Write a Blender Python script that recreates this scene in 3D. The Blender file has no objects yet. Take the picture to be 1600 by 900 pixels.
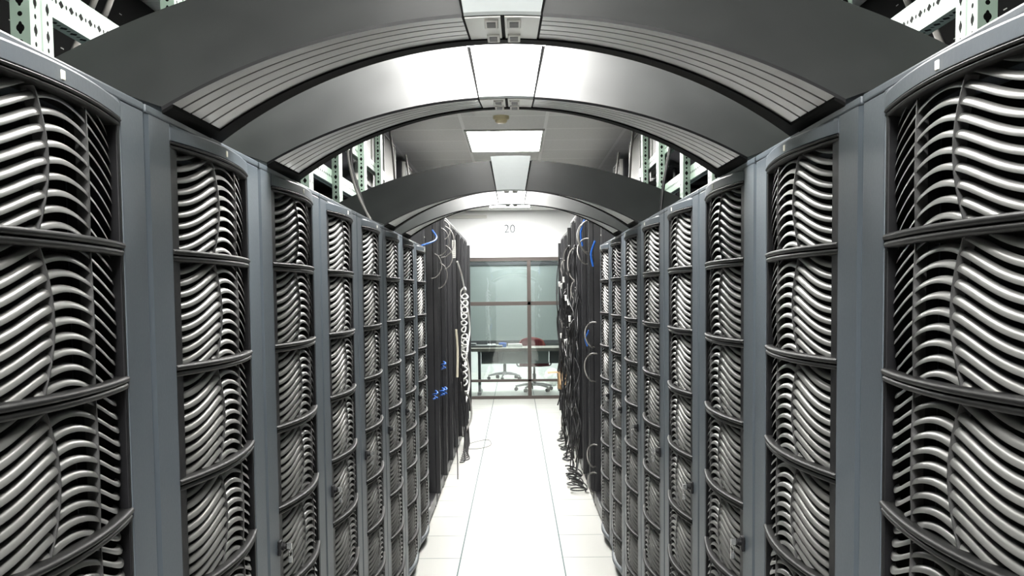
import bpy, math, random
from mathutils import Vector, Matrix
C = bpy.context.scene.collection
D = bpy.data
PI = math.pi
random.seed(7)

# ------------------------------------------------------------------ camera
cam_data = D.cameras.new('camera')
cam = D.objects.new('camera', cam_data); C.objects.link(cam)
cam_data.sensor_width = 36.0
cam_data.lens = 36.0 * 1702.2 / 1600.0
cam_data.shift_y = 121.5 / 1600.0
cam_data.clip_start = 0.05
cam_data.clip_end = 100
cam.matrix_world = (Matrix.Translation((0.018, 0, 1.577)) @ Matrix.Rotation(0.0042, 4, 'Z')
                    @ Matrix.Rotation(PI/2 - 0.0659, 4, 'X') @ Matrix.Rotation(-0.0105, 4, 'Z'))
bpy.context.scene.camera = cam

# ------------------------------------------------------------------ world, exposure
world = D.worlds.new('world'); bpy.context.scene.world = world
world.use_nodes = True
world.node_tree.nodes['Background'].inputs[0].default_value = (0.8, 0.9, 0.95, 1)
world.node_tree.nodes['Background'].inputs[1].default_value = 0.0
vs = bpy.context.scene.view_settings
vs.view_transform = 'Standard'; vs.look = 'None'; vs.gamma = 1; vs.use_curve_mapping = False
vs.exposure = 0.0
LAMP = 64.0            # strength of the ceiling panels over the aisle
OFFICE_LAMP = 60.0

# ------------------------------------------------------------------ key dimensions
XR = 0.578             # half width of the aisle
PITCH = 0.781          # rack to rack
SEAM0 = 1.777          # seam between first and second rack
RH = 1.89              # rack height
CEIL = 2.815
WALL_Y = 16.3

# ------------------------------------------------------------------ materials
def mat(name, col, rough=0.5, metal=0.0, spec=0.5, coat=0.0):
    m = D.materials.new(name); m.use_nodes = True
    b = m.node_tree.nodes['Principled BSDF']
    b.inputs['Base Color'].default_value = (*col, 1)
    b.inputs['Roughness'].default_value = rough
    b.inputs['Metallic'].default_value = metal
    b.inputs['Specular IOR Level'].default_value = spec
    b.inputs['Coat Weight'].default_value = coat
    return m

def noisy(m, scale=20, amount=0.12, rough_amount=0.1, bump=0.0, detail=4):
    """Slight procedural wear: colour and roughness vary with object-space noise."""
    nt = m.node_tree; N = nt.nodes; L = nt.links
    b = N['Principled BSDF']
    tc = N.new('ShaderNodeTexCoord'); nz = N.new('ShaderNodeTexNoise')
    nz.inputs['Scale'].default_value = scale; nz.inputs['Detail'].default_value = detail
    L.new(tc.outputs['Object'], nz.inputs['Vector'])
    base = b.inputs['Base Color'].default_value[:]
    r = N.new('ShaderNodeMix'); r.data_type = 'RGBA'
    r.inputs['A'].default_value = tuple(c*(1-amount) for c in base[:3]) + (1,)
    r.inputs['B'].default_value = tuple(min(1, c*(1+amount)) for c in base[:3]) + (1,)
    L.new(nz.outputs['Fac'], r.inputs['Factor']); L.new(r.outputs['Result'], b.inputs['Base Color'])
    mr = N.new('ShaderNodeMapRange'); rg = b.inputs['Roughness'].default_value
    mr.inputs['To Min'].default_value = max(0.02, rg - rough_amount); mr.inputs['To Max'].default_value = min(1, rg + rough_amount)
    L.new(nz.outputs['Fac'], mr.inputs['Value']); L.new(mr.outputs['Result'], b.inputs['Roughness'])
    if bump:
        bp = N.new('ShaderNodeBump'); bp.inputs['Strength'].default_value = bump; bp.inputs['Distance'].default_value = 0.002
        L.new(nz.outputs['Fac'], bp.inputs['Height']); L.new(bp.outputs['Normal'], b.inputs['Normal'])
    return m

def emit(name, col, s):
    m = D.materials.new(name); m.use_nodes = True
    N = m.node_tree.nodes; N.clear()
    e = N.new('ShaderNodeEmission'); e.inputs[0].default_value = (*col, 1); e.inputs[1].default_value = s
    o = N.new('ShaderNodeOutputMaterial'); m.node_tree.links.new(e.outputs[0], o.inputs[0])
    return m

def grid_mat(name, col, line_col, size, ox, oy, width, rough, line_rough=0.6, speck=0.0, spec=0.5):
    """Square tiles of `size` with thin joints, laid in world XY."""
    m = mat(name, col, rough, spec=spec); nt = m.node_tree; N = nt.nodes; L = nt.links
    b = N['Principled BSDF']
    g = N.new('ShaderNodeNewGeometry'); sp = N.new('ShaderNodeSeparateXYZ'); L.new(g.outputs['Position'], sp.inputs[0])
    def mth(op, a, bb=None, clamp=False):
        n = N.new('ShaderNodeMath'); n.operation = op; n.use_clamp = clamp
        for i, v in enumerate((a, bb)):
            if v is None: continue
            if isinstance(v, (int, float)): n.inputs[i].default_value = v
            else: L.new(v, n.inputs[i])
        return n.outputs[0]
    ds = []; cells = []
    for ax, o in (('X', ox), ('Y', oy)):
        t = mth('DIVIDE', mth('SUBTRACT', sp.outputs[ax], o), size)
        fr = mth('FRACT', t); cells.append(mth('FLOOR', t))
        ds.append(mth('MINIMUM', fr, mth('SUBTRACT', 1.0, fr)))
    d = mth('MINIMUM', ds[0], ds[1])
    line = mth('LESS_THAN', d, width/size/2)
    cv = N.new('ShaderNodeCombineXYZ'); L.new(cells[0], cv.inputs[0]); L.new(cells[1], cv.inputs[1])
    wn = N.new('ShaderNodeTexWhiteNoise'); L.new(cv.outputs[0], wn.inputs['Vector'])
    nz = N.new('ShaderNodeTexNoise'); nz.inputs['Scale'].default_value = 60; nz.inputs['Detail'].default_value = 6
    L.new(g.outputs['Position'], nz.inputs['Vector'])
    val = mth('ADD', mth('MULTIPLY', mth('SUBTRACT', wn.outputs['Value'], 0.5), 0.05), mth('MULTIPLY', mth('SUBTRACT', nz.outputs['Fac'], 0.5), speck))
    tint = N.new('ShaderNodeHueSaturation'); tint.inputs['Color'].default_value = (*col, 1)
    L.new(mth('ADD', val, 1.0), tint.inputs['Value'])
    mx = N.new('ShaderNodeMix'); mx.data_type = 'RGBA'
    L.new(line, mx.inputs['Factor']); L.new(tint.outputs[0], mx.inputs['A']); mx.inputs['B'].default_value = (*line_col, 1)
    L.new(mx.outputs['Result'], b.inputs['Base Color'])
    rr = N.new('ShaderNodeMix'); L.new(line, rr.inputs['Factor']); rr.inputs['A'].default_value = rough; rr.inputs['B'].default_value = line_rough
    L.new(rr.outputs['Result'], b.inputs['Roughness'])
    return m

def strut_mat():
    """Pale green galvanised channel, punched with alternating round and long holes (UV in metres)."""
    m = mat('strut_green', (0.20, 0.265, 0.218), 0.35, 0.15)
    nt = m.node_tree; N = nt.nodes; L = nt.links; b = N['Principled BSDF']
    uv = N.new('ShaderNodeUVMap'); sp = N.new('ShaderNodeSeparateXYZ'); L.new(uv.outputs[0], sp.inputs[0])
    def mth(op, a, bb=None):
        n = N.new('ShaderNodeMath'); n.operation = op
        for i, v in enumerate((a, bb)):
            if v is None: continue
            if isinstance(v, (int, float)): n.inputs[i].default_value = v
            else: L.new(v, n.inputs[i])
        return n.outputs[0]
    def hole(per, off, a, bq):
        fr = mth('SUBTRACT', mth('FRACT', mth('DIVIDE', mth('ADD', sp.outputs[1], off), per)), 0.5)
        dv = mth('DIVIDE', mth('MULTIPLY', fr, per), bq); du = mth('DIVIDE', sp.outputs[0], a)
        return mth('LESS_THAN', mth('ADD', mth('POWER', mth('ABSOLUTE', du), 2), mth('POWER', mth('ABSOLUTE', dv), 2)), 1.0)
    h = mth('MAXIMUM', mth('MAXIMUM', hole(0.05, 0, 0.0075, 0.0075), hole(0.05, 0, 0.0045, 0.0115)), hole(0.05, 0.025, 0.0045, 0.0045))
    mx = N.new('ShaderNodeMix'); mx.data_type = 'RGBA'; L.new(h, mx.inputs['Factor'])
    mx.inputs['A'].default_value = (0.20, 0.265, 0.218, 1); mx.inputs['B'].default_value = (0.004, 0.004, 0.004, 1)
    L.new(mx.outputs['Result'], b.inputs['Base Color'])
    sm = N.new('ShaderNodeMath'); sm.operation = 'MULTIPLY_ADD'; L.new(h, sm.inputs[0]); sm.inputs[1].default_value = -0.5; sm.inputs[2].default_value = 0.5
    L.new(sm.outputs[0], b.inputs['Specular IOR Level'])
    return m

def glass_mat():
    m = D.materials.new('partition_glass'); m.use_nodes = True
    N = m.node_tree.nodes; L = m.node_tree.links; N.clear()
    t = N.new('ShaderNodeBsdfTransparent'); t.inputs[0].default_value = (0.88, 0.94, 0.93, 1)
    g = N.new('ShaderNodeBsdfGlossy'); g.inputs['Roughness'].default_value = 0.01
    fr = N.new('ShaderNodeFresnel'); fr.inputs[0].default_value = 1.6
    ma = N.new('ShaderNodeMath'); ma.operation = 'MULTIPLY_ADD'; ma.inputs[1].default_value = 1.6; ma.inputs[2].default_value = 0.02
    L.new(fr.outputs[0], ma.inputs[0])
    mx = N.new('ShaderNodeMixShader'); L.new(ma.outputs[0], mx.inputs[0]); L.new(t.outputs[0], mx.inputs[1]); L.new(g.outputs[0], mx.inputs[2])
    o = N.new('ShaderNodeOutputMaterial'); L.new(mx.outputs[0], o.inputs[0])
    return m

def perf_mat(name, col):
    """Sheet metal with fine round perforations (object space YZ)."""
    m = mat(name, col, 0.5); nt = m.node_tree; N = nt.nodes; L = nt.links; b = N['Principled BSDF']
    tc = N.new('ShaderNodeTexCoord'); mp = N.new('ShaderNodeMapping'); mp.inputs['Scale'].default_value = (0, 60, 60)
    L.new(tc.outputs['Object'], mp.inputs[0])
    vo = N.new('ShaderNodeTexVoronoi'); vo.inputs['Randomness'].default_value = 0.0; vo.inputs['Scale'].default_value = 1.0
    L.new(mp.outputs[0], vo.inputs['Vector'])
    lt = N.new('ShaderNodeMath'); lt.operation = 'LESS_THAN'; lt.inputs[1].default_value = 0.28; L.new(vo.outputs['Distance'], lt.inputs[0])
    mx = N.new('ShaderNodeMix'); mx.data_type = 'RGBA'; L.new(lt.outputs[0], mx.inputs['Factor'])
    mx.inputs['A'].default_value = (*col, 1); mx.inputs['B'].default_value = (0.03, 0.03, 0.03, 1)
    L.new(mx.outputs['Result'], b.inputs['Base Color'])
    return m

M = {}
M['floor'] = grid_mat('floor_tile', (0.53, 0.53, 0.50), (0.05, 0.10, 0.10), 0.61, -0.023 - 0.305, 6.435, 0.008, 0.32, speck=0.06)
M['ceiling'] = grid_mat('ceiling_tile', (0.80, 0.80, 0.785), (0.96, 0.96, 0.95), 0.61, -0.056 - 0.305, 8.30, 0.024, 0.8, speck=0.25)
M['wall'] = noisy(mat('painted_wall', (0.66, 0.67, 0.67), 0.7), 8, 0.03)
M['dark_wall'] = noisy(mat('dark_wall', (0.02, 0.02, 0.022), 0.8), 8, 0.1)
M['rack'] = noisy(mat('rack_grey_paint', (0.062, 0.075, 0.088), 0.42), 150, 0.06, 0.06, bump=0.06)
M['rack_dark'] = mat('rack_dark_edge', (0.03, 0.035, 0.045), 0.5)
M['black'] = noisy(mat('black_plastic', (0.008, 0.008, 0.009), 0.42, spec=0.2), 40, 0.2, 0.08)
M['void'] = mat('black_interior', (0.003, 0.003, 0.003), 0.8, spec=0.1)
M['rail'] = mat('glossy_black_rail', (0.007, 0.007, 0.007), 0.5, spec=0.16)
M['slat'] = noisy(mat('silver_grey_slat', (0.132, 0.132, 0.126), 0.36, 0.40), 60, 0.06, 0.04)
M['rib'] = mat('dark_rib', (0.03, 0.03, 0.03), 0.35)
M['chrome'] = mat('chrome', (0.75, 0.75, 0.75), 0.2, 1.0)
M['indicator'] = mat('indicator_tile', (0.75, 0.73, 0.62), 0.4)
M['arch'] = noisy(mat('charcoal_arch_skin', (0.024, 0.0255, 0.0255), 0.43, spec=0.5), 14, 0.25, 0.06, bump=0.03)
M['soffit'] = mat('grey_soffit', (0.16, 0.16, 0.154), 0.28, 0.0, spec=0.8)
M['keystone'] = noisy(mat('silver_keystone', (0.32, 0.345, 0.345), 0.40, 0.2), 60, 0.04, 0.05)
M['clasp'] = mat('pale_clasp_plate', (0.42, 0.42, 0.40), 0.4)
M['strut'] = strut_mat()
M['open_rack'] = noisy(mat('black_rack_paint', (0.013, 0.013, 0.015), 0.38), 50, 0.15, 0.08)
M['unit_face'] = perf_mat('perforated_face', (0.085, 0.082, 0.073))
M['unit_body'] = noisy(mat('black_unit_body', (0.014, 0.014, 0.017), 0.5), 30, 0.1)
M['white_metal'] = mat('white_metal', (0.50, 0.50, 0.47), 0.45)
M['lamp'] = emit('lit_diffuser', (1.0, 0.985, 0.95), LAMP)
M['far_lamp'] = emit('lit_far_diffuser', (1.0, 0.99, 0.96), LAMP*1.1)
M['end_lamp'] = emit('lit_end_diffuser', (1.0, 0.99, 0.96), LAMP*0.95)
M['near_lamp'] = emit('lit_near_diffuser', (1.0, 0.99, 0.96), LAMP*1.7)
M['office_lamp'] = emit('lit_office_diffuser', (1.0, 1.0, 0.97), OFFICE_LAMP)
M['ivory'] = mat('ivory_plastic', (0.72, 0.62, 0.40), 0.5)
M['frame'] = noisy(mat('bronze_frame', (0.060, 0.048, 0.042), 0.5, 0.0), 40, 0.1)
M['glass'] = glass_mat()
M['number'] = mat('grey_vinyl', (0.03, 0.042, 0.052), 0.8)
M['desk_top'] = noisy(mat('desk_laminate', (0.13, 0.115, 0.10), 0.6), 30, 0.06)
M['desk_metal'] = mat('desk_dark_metal', (0.035, 0.037, 0.042), 0.45)
M['desk_panel'] = mat('desk_grey_panel', (0.16, 0.18, 0.18), 0.5)
M['red'] = noisy(mat('red_upholstery', (0.09, 0.002, 0.007), 0.9), 200, 0.15)
M['chair_grey'] = mat('chair_grey_plastic', (0.12, 0.12, 0.125), 0.45)
M['blind'] = mat('pale_blind', (0.25, 0.275, 0.275), 0.5)
M['blind_rail'] = mat('dark_blind_rail', (0.03, 0.03, 0.035), 0.5)
M['cardboard'] = noisy(mat('cardboard', (0.32, 0.205, 0.10), 0.8), 60, 0.1)
M['tape'] = mat('brown_tape', (0.30, 0.2, 0.10), 0.3)
M['cable_black'] = mat('black_cable', (0.012, 0.012, 0.013), 0.35)
M['cable_grey'] = mat('grey_cable', (0.13, 0.125, 0.115), 0.4)
M['cable_white'] = mat('white_cable', (0.62, 0.62, 0.60), 0.4)
M['cable_blue'] = mat('blue_cable', (0.02, 0.12, 0.50), 0.4)
M['cable_beige'] = mat('beige_cable', (0.45, 0.42, 0.33), 0.4)
M['paper'] = mat('white_paper', (0.80, 0.80, 0.78), 0.7)
M['blue'] = mat('blue_card', (0.03, 0.14, 0.55), 0.5)

# ------------------------------------------------------------------ mesh helpers
class MB:
    """Collects faces of one mesh; s=-1 mirrors x."""
    def __init__(self, s=1): self.v = []; self.f = []; self.mi = []; self.sm = []; self.uv = {}; self.s = s
    def add(self, verts, faces, mi=0, smooth=False, uvs=None):
        o = len(self.v); self.v += [(self.s*p[0], p[1], p[2]) for p in verts]
        for k, fc in enumerate(faces):
            fc = [o+i for i in fc]
            u = list(uvs[k]) if uvs else None
            if self.s < 0:
                fc = fc[::-1]
                if u: u = u[::-1]
            if u: self.uv[len(self.f)] = u
            self.f.append(fc); self.mi.append(mi); self.sm.append(smooth)
    def box(self, x0, x1, y0, y1, z0, z1, mi=0, bev=0.0):
        x0, x1 = min(x0, x1), max(x0, x1); y0, y1 = min(y0, y1), max(y0, y1); z0, z1 = min(z0, z1), max(z0, z1)
        if bev <= 0:
            v = [(x, y, z) for x in (x0, x1) for y in (y0, y1) for z in (z0, z1)]
            self.add(v, [(0, 1, 3, 2), (4, 6, 7, 5), (0, 4, 5, 1), (2, 3, 7, 6), (0, 2, 6, 4), (1, 5, 7, 3)], mi)
            return
        b = min(bev, (x1-x0)/2.01, (y1-y0)/2.01, (z1-z0)/2.01)
        import bmesh
        bm = bmesh.new(); bmesh.ops.create_cube(bm, size=1)
        for q in bm.verts: q.co = Vector(((x0+x1)/2 + q.co.x*(x1-x0), (y0+y1)/2 + q.co.y*(y1-y0), (z0+z1)/2 + q.co.z*(z1-z0)))
        bmesh.ops.bevel(bm, geom=bm.edges[:], offset=b, segments=2, affect='EDGES', profile=0.6)
        bm.verts.index_update()
        self.add([q.co[:] for q in bm.verts], [[q.index for q in fc.verts] for fc in bm.faces], mi)
        bm.free()
    def loft(self, rings, mi=0, smooth=True, closed=True, caps=True):
        n = len(rings[0]); v = [p for r in rings for p in r]; f = []
        for i in range(len(rings)-1):
            for j in range(n if closed else n-1):
                k = (j+1) % n
                f.append((i*n+j, i*n+k, (i+1)*n+k, (i+1)*n+j))
        self.add(v, f, mi, smooth)
        if caps and closed:
            self.add(rings[0], [tuple(range(n))[::-1]], mi); self.add(rings[-1], [tuple(range(n))], mi)
    def tube(self, pts, r, n=6, mi=0, caps=True):
        pts = [Vector(p) for p in pts]; rings = []; up = None
        for i, p in enumerate(pts):
            t = (pts[min(i+1, len(pts)-1)] - pts[max(i-1, 0)]).normalized()
            if up is None: up = t.orthogonal().normalized()
            up = up - t*up.dot(t)
            up = up.normalized() if up.length > 1e-6 else t.orthogonal().normalized()
            b = t.cross(up)
            rr = r[i] if isinstance(r, (list, tuple)) else r
            rings.append([tuple(p + up*math.cos(a)*rr + b*math.sin(a)*rr) for a in (2*PI*k/n for k in range(n))])
        self.loft(rings, mi, True, True, caps)
    def lathe(self, cx, cy, prof, n=24, mi=0, smooth=True):
        rings = [[(cx + r*math.cos(2*PI*k/n), cy + r*math.sin(2*PI*k/n), z) for k in range(n)] for r, z in prof]
        self.loft(rings, mi, smooth, True, True)
    def build(self, name, mats, parent=None):
        me = D.meshes.new(name); me.from_pydata(self.v, [], self.f)
        for m in (mats if isinstance(mats, (list, tuple)) else [mats]): me.materials.append(m)
        me.polygons.foreach_set('material_index', self.mi); me.polygons.foreach_set('use_smooth', self.sm)
        if self.uv:
            l = me.uv_layers.new(name='UVMap')
            for fi, u in self.uv.items():
                for k, li in enumerate(me.polygons[fi].loop_indices): l.data[li].uv = u[k]
        me.validate(); me.update()
        o = D.objects.new(name, me); C.objects.link(o)
        if parent: o.parent = parent
        return o

def tag(o, label=None, cat=None, group=None, kind=None):
    if label: o['label'] = label
    if cat: o['category'] = cat
    if group: o['group'] = group
    if kind: o['kind'] = kind
    return o
def empty(name, loc=(0, 0, 0), rz=0):
    o = D.objects.new(name, None); C.objects.link(o); o.location = loc; o.rotation_euler = (0, 0, rz); o.empty_display_size = 0.1
    return o
def kids(o): return [c for c in D.objects if c.parent == o]
def copy_tree(o, parent=None):
    c = o.copy(); C.objects.link(c); c.parent = parent
    for ch in kids(o): copy_tree(ch, c)
    return c
def struct(name, mb, m): o = mb.build(name, m); o['kind'] = 'structure'; return o
def catmull(pts, n=6):
    P = [Vector(p) for p in pts]; out = []
    for i in range(len(P)-1):
        a = P[max(i-1, 0)]; b = P[i]; c = P[i+1]; d = P[min(i+2, len(P)-1)]
        for k in range(n):
            t = k/n
            out.append(0.5*((2*b) + (c-a)*t + (2*a-5*b+4*c-d)*t*t + (3*b-a-3*c+d)*t**3))
    out.append(P[-1]); return out

# ------------------------------------------------------------------ the room
b = MB(); b.box(-2.6, 2.6, -8.0, 24.0, -0.1, 0.0); struct('floor', b, M['floor'])
b = MB(); b.box(-2.6, 2.6, -8.0, 24.0, CEIL, CEIL+0.1); struct('ceiling', b, M['ceiling'])
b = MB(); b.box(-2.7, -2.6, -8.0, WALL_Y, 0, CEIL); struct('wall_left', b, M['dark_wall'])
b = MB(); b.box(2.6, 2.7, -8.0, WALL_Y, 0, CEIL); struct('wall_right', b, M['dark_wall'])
b = MB(); b.box(-2.7, -2.6, WALL_Y, 24.0, 0, CEIL); struct('wall_office_left', b, M['wall'])
b = MB(); b.box(2.6, 2.7, WALL_Y, 24.0, 0, CEIL); struct('wall_office_right', b, M['wall'])
b = MB(); b.box(-2.7, 2.7, -8.1, -8.0, 0, CEIL); struct('wall_rear', b, M['wall'])
b = MB(); b.box(-2.7, 2.7, 24.0, 24.1, 0, CEIL); struct('wall_office_back', b, M['wall'])
b = MB(); b.box(-2.6, 2.6, WALL_Y, WALL_Y+0.12, 2.12, CEIL); struct('wall_front', b, M['wall'])

# glazed partition under the wall that carries the number
win = empty('window_1', (0, WALL_Y, 0)); win['kind'] = 'structure'
def wbar(x0, x1, z0, z1, d=0.05, n='window_frame'):
    q = MB(); q.box(x0, x1, 0.01, 0.01+d, z0, z1, bev=0.004); return q.build(n, M['frame'], win)
wbar(-2.6, 2.6, 2.065, 2.12, 0.07); wbar(-2.6, 2.6, 1.405, 1.462, n='transom'); wbar(-2.6, 2.6, 0.258, 0.296, 0.04, n='transom')
wbar(-2.6, 2.6, 0.0, 0.045, 0.07, n='sill_rail')
mx = (-2.575, -1.13, 0.215, 1.66, 2.575)
for x in mx: wbar(x-0.028, x+0.028, 0.045, 2.065, 0.06, n='mullion')
for i in range(4):
    for z0, z1 in ((0.045, 0.258), (0.296, 1.405), (1.462, 2.065)):
        q = MB(); q.box(mx[i]+0.028, mx[i+1]-0.028, 0.032, 0.038, z0, z1); q.build('pane', M['glass'], win)

# number on the wall
cu = D.curves.new('wall_number', 'FONT'); cu.body = '20'; cu.size = 0.172; cu.extrude = 0.002; cu.align_x = 'CENTER'
cu.offset = -0.0022
tmp = D.objects.new('wall_number_source', cu); C.objects.link(tmp)
bpy.context.view_layer.update()
me = D.meshes.new_from_object(tmp.evaluated_get(bpy.context.evaluated_depsgraph_get()))
D.objects.remove(tmp)
me.materials.clear(); me.materials.append(M['number'])
num = D.objects.new('wall_number', me); C.objects.link(num)
num.location = (-0.064, WALL_Y-0.003, 2.485); num.rotation_euler = (PI/2, 0, 0)
tag(num, 'thin grey number 20 on the white wall above the glass partition', 'wall number')
b = MB(); b.box(-1.02, -0.40, WALL_Y-0.03, WALL_Y, 2.70, 2.75, bev=0.006)
for k in range(1, 4): b.box(-1.0, -0.42, WALL_Y-0.034, WALL_Y-0.029, 2.70+0.0125*k-0.002, 2.70+0.0125*k+0.002)
tag(b.build('wall_vent', M['white_metal']), 'long pale slot vent high on the white end wall', 'vent')

# ------------------------------------------------------------------ ceiling lights
def ceiling_light(x, y0, label, m=M['lamp']):
    t = tag(empty('ceiling_light', (x, y0+0.61, CEIL)), label, 'ceiling light', 'fluorescent ceiling panels')
    q = MB()
    for a in ((-0.305, 0.305, -0.61, -0.585), (-0.305, 0.305, 0.585, 0.61), (-0.305, -0.285, -0.585, 0.585), (0.285, 0.305, -0.585, 0.585)):
        q.box(a[0], a[1], a[2], a[3], -0.014, -0.001)
    q.build('frame', M['white_metal'], t)
    q = MB(); q.box(-0.285, 0.285, -0.585, 0.585, -0.010, -0.002); q.build('diffuser', m, t)
    return t
LIGHT_LABELS = ['lit fluorescent ceiling panel nearest behind the camera', 'lit fluorescent ceiling panel above the two nearest arches',
                'lit fluorescent ceiling panel above the third and fourth arches', 'bright white ceiling panel showing between the second and third arches',
                'lit fluorescent ceiling panel above the black open racks', 'lit fluorescent ceiling panel close to the glass partition']
for k, lb in enumerate(LIGHT_LABELS): ceiling_light(-0.056, -0.85 + 3.05*k, lb, (M['near_lamp'], M['lamp'], M['lamp'], M['lamp'], M['far_lamp'], M['end_lamp'])[k])
ceiling_light(-0.056, -3.9, 'lit fluorescent ceiling panel second behind the camera', M['near_lamp'])
for k, (x, y) in enumerate(((-1.28, 17.2), (1.16, 17.2), (-0.056, 20.5))):
    ceiling_light(x, y, ('lit office ceiling panel on the left beyond the glass', 'lit office ceiling panel on the right beyond the glass', 'lit office ceiling panel near the window blind')[k], M['office_lamp'])

sd = tag(empty('smoke_detector', (-0.072, 7.69, CEIL)), 'round ivory smoke detector on the ceiling before the light panel', 'smoke detector')
q = MB(); q.lathe(0, 0, [(0.056, -0.001), (0.056, -0.02), (0.05, -0.024)], 28); q.build('base', M['ivory'], sd)
q = MB(); q.lathe(0, 0, [(0.042, -0.0245), (0.042, -0.038), (0.034, -0.048), (0.0, -0.05)], 28); q.build('sensor_head', M['ivory'], sd)

# ------------------------------------------------------------------ louvered server racks
Y0, Y1 = 0.126, 0.671          # door opening along the rack
TOPZ, BARP = 1.848, 0.2035     # top of the opening, spacing of the rails
BZ, BZF = 0.042, 0.012         # bezel widths, near and far side
def sbulge(u): return -0.020 + 0.029*(1 - abs(2*max(0, min(1, u))-1)**3)
def bulge(u): return -0.004 + 0.026*math.sin(PI*u)**0.9 if 0 < u < 1 else -0.004
def panel_zones():
    zs = [TOPZ] + [1.651 - BARP*k for k in range(9)]
    return [(zs[i+1], zs[i]) for i in range(9)]       # bottom, top (rail centres)

def slat_panel(s, z0, z1, smp=44):
    q = MB(s); ya, yb = Y0+BZ, Y1-BZF; pitch = 0.0203
    NF = 7
    prof = [(0.0012, -0.0054), (0.0013, -0.0045), (0.0010, -0.0027), (0.0002, -0.0004), (-0.0012, 0.0018), (-0.0036, 0.0036), (-0.0075, 0.0046),
            (-0.0075, 0.0037), (-0.0040, 0.0024), (-0.0022, 0.0005), (-0.0008, -0.0026)]
    amp = 0.050
    for k in range(-4, 10):
        run = []
        def flush():
            if len(run) > 1:
                q.loft([r[:NF] for r in run], 0, True, False, False)          # shaped face
                q.loft([r[NF-1:] + r[:1] for r in run], 1, False, False, False)  # hidden back, black to paint shade into the gaps
                q.add(run[0], [tuple(range(len(prof)))[::-1]], 1); q.add(run[-1], [tuple(range(len(prof)))], 1)
            run.clear()
        for i in range(smp+1):
            u = i/smp; z = z0 + 0.012 + k*pitch + amp*math.sin(PI*u)**2
            if z0 - 0.004 < z < z1 + 0.006:
                v = (z-z0)/(z1-z0)
                xb = sbulge(u) + 0.007*math.sin(PI*max(0, min(1, v)))
                # tangent direction of the bulge so the blade keeps its depth
                run.append([(xb+px, ya+(yb-ya)*u, z+pz) for px, pz in prof])
            else: flush()
        flush()
    return q

def rail_mb(s, z, h=0.022):
    q = MB(s); hh = h/2
    for zc, th, out in ((hh*0.48, hh*0.46, 0.004), (-hh*0.50, hh*0.46, 0.0015)):
        pr = [(-0.045, th), (out-0.006, th)] + [(out-0.006 + 0.006*math.sin(a), th*math.cos(a)) for a in (PI*k/8 for k in range(1, 8))] + [(out-0.006, -th), (-0.045, -th)]
        rings = []
        for i in range(41):
            u = i/40; xb = bulge(u) + 0.003
            rings.append([(xb+px, Y0+0.002+(Y1-Y0-0.004)*u, z+zc+pz) for px, pz in pr])
        q.loft(rings, 0, True)
    return q

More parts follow.
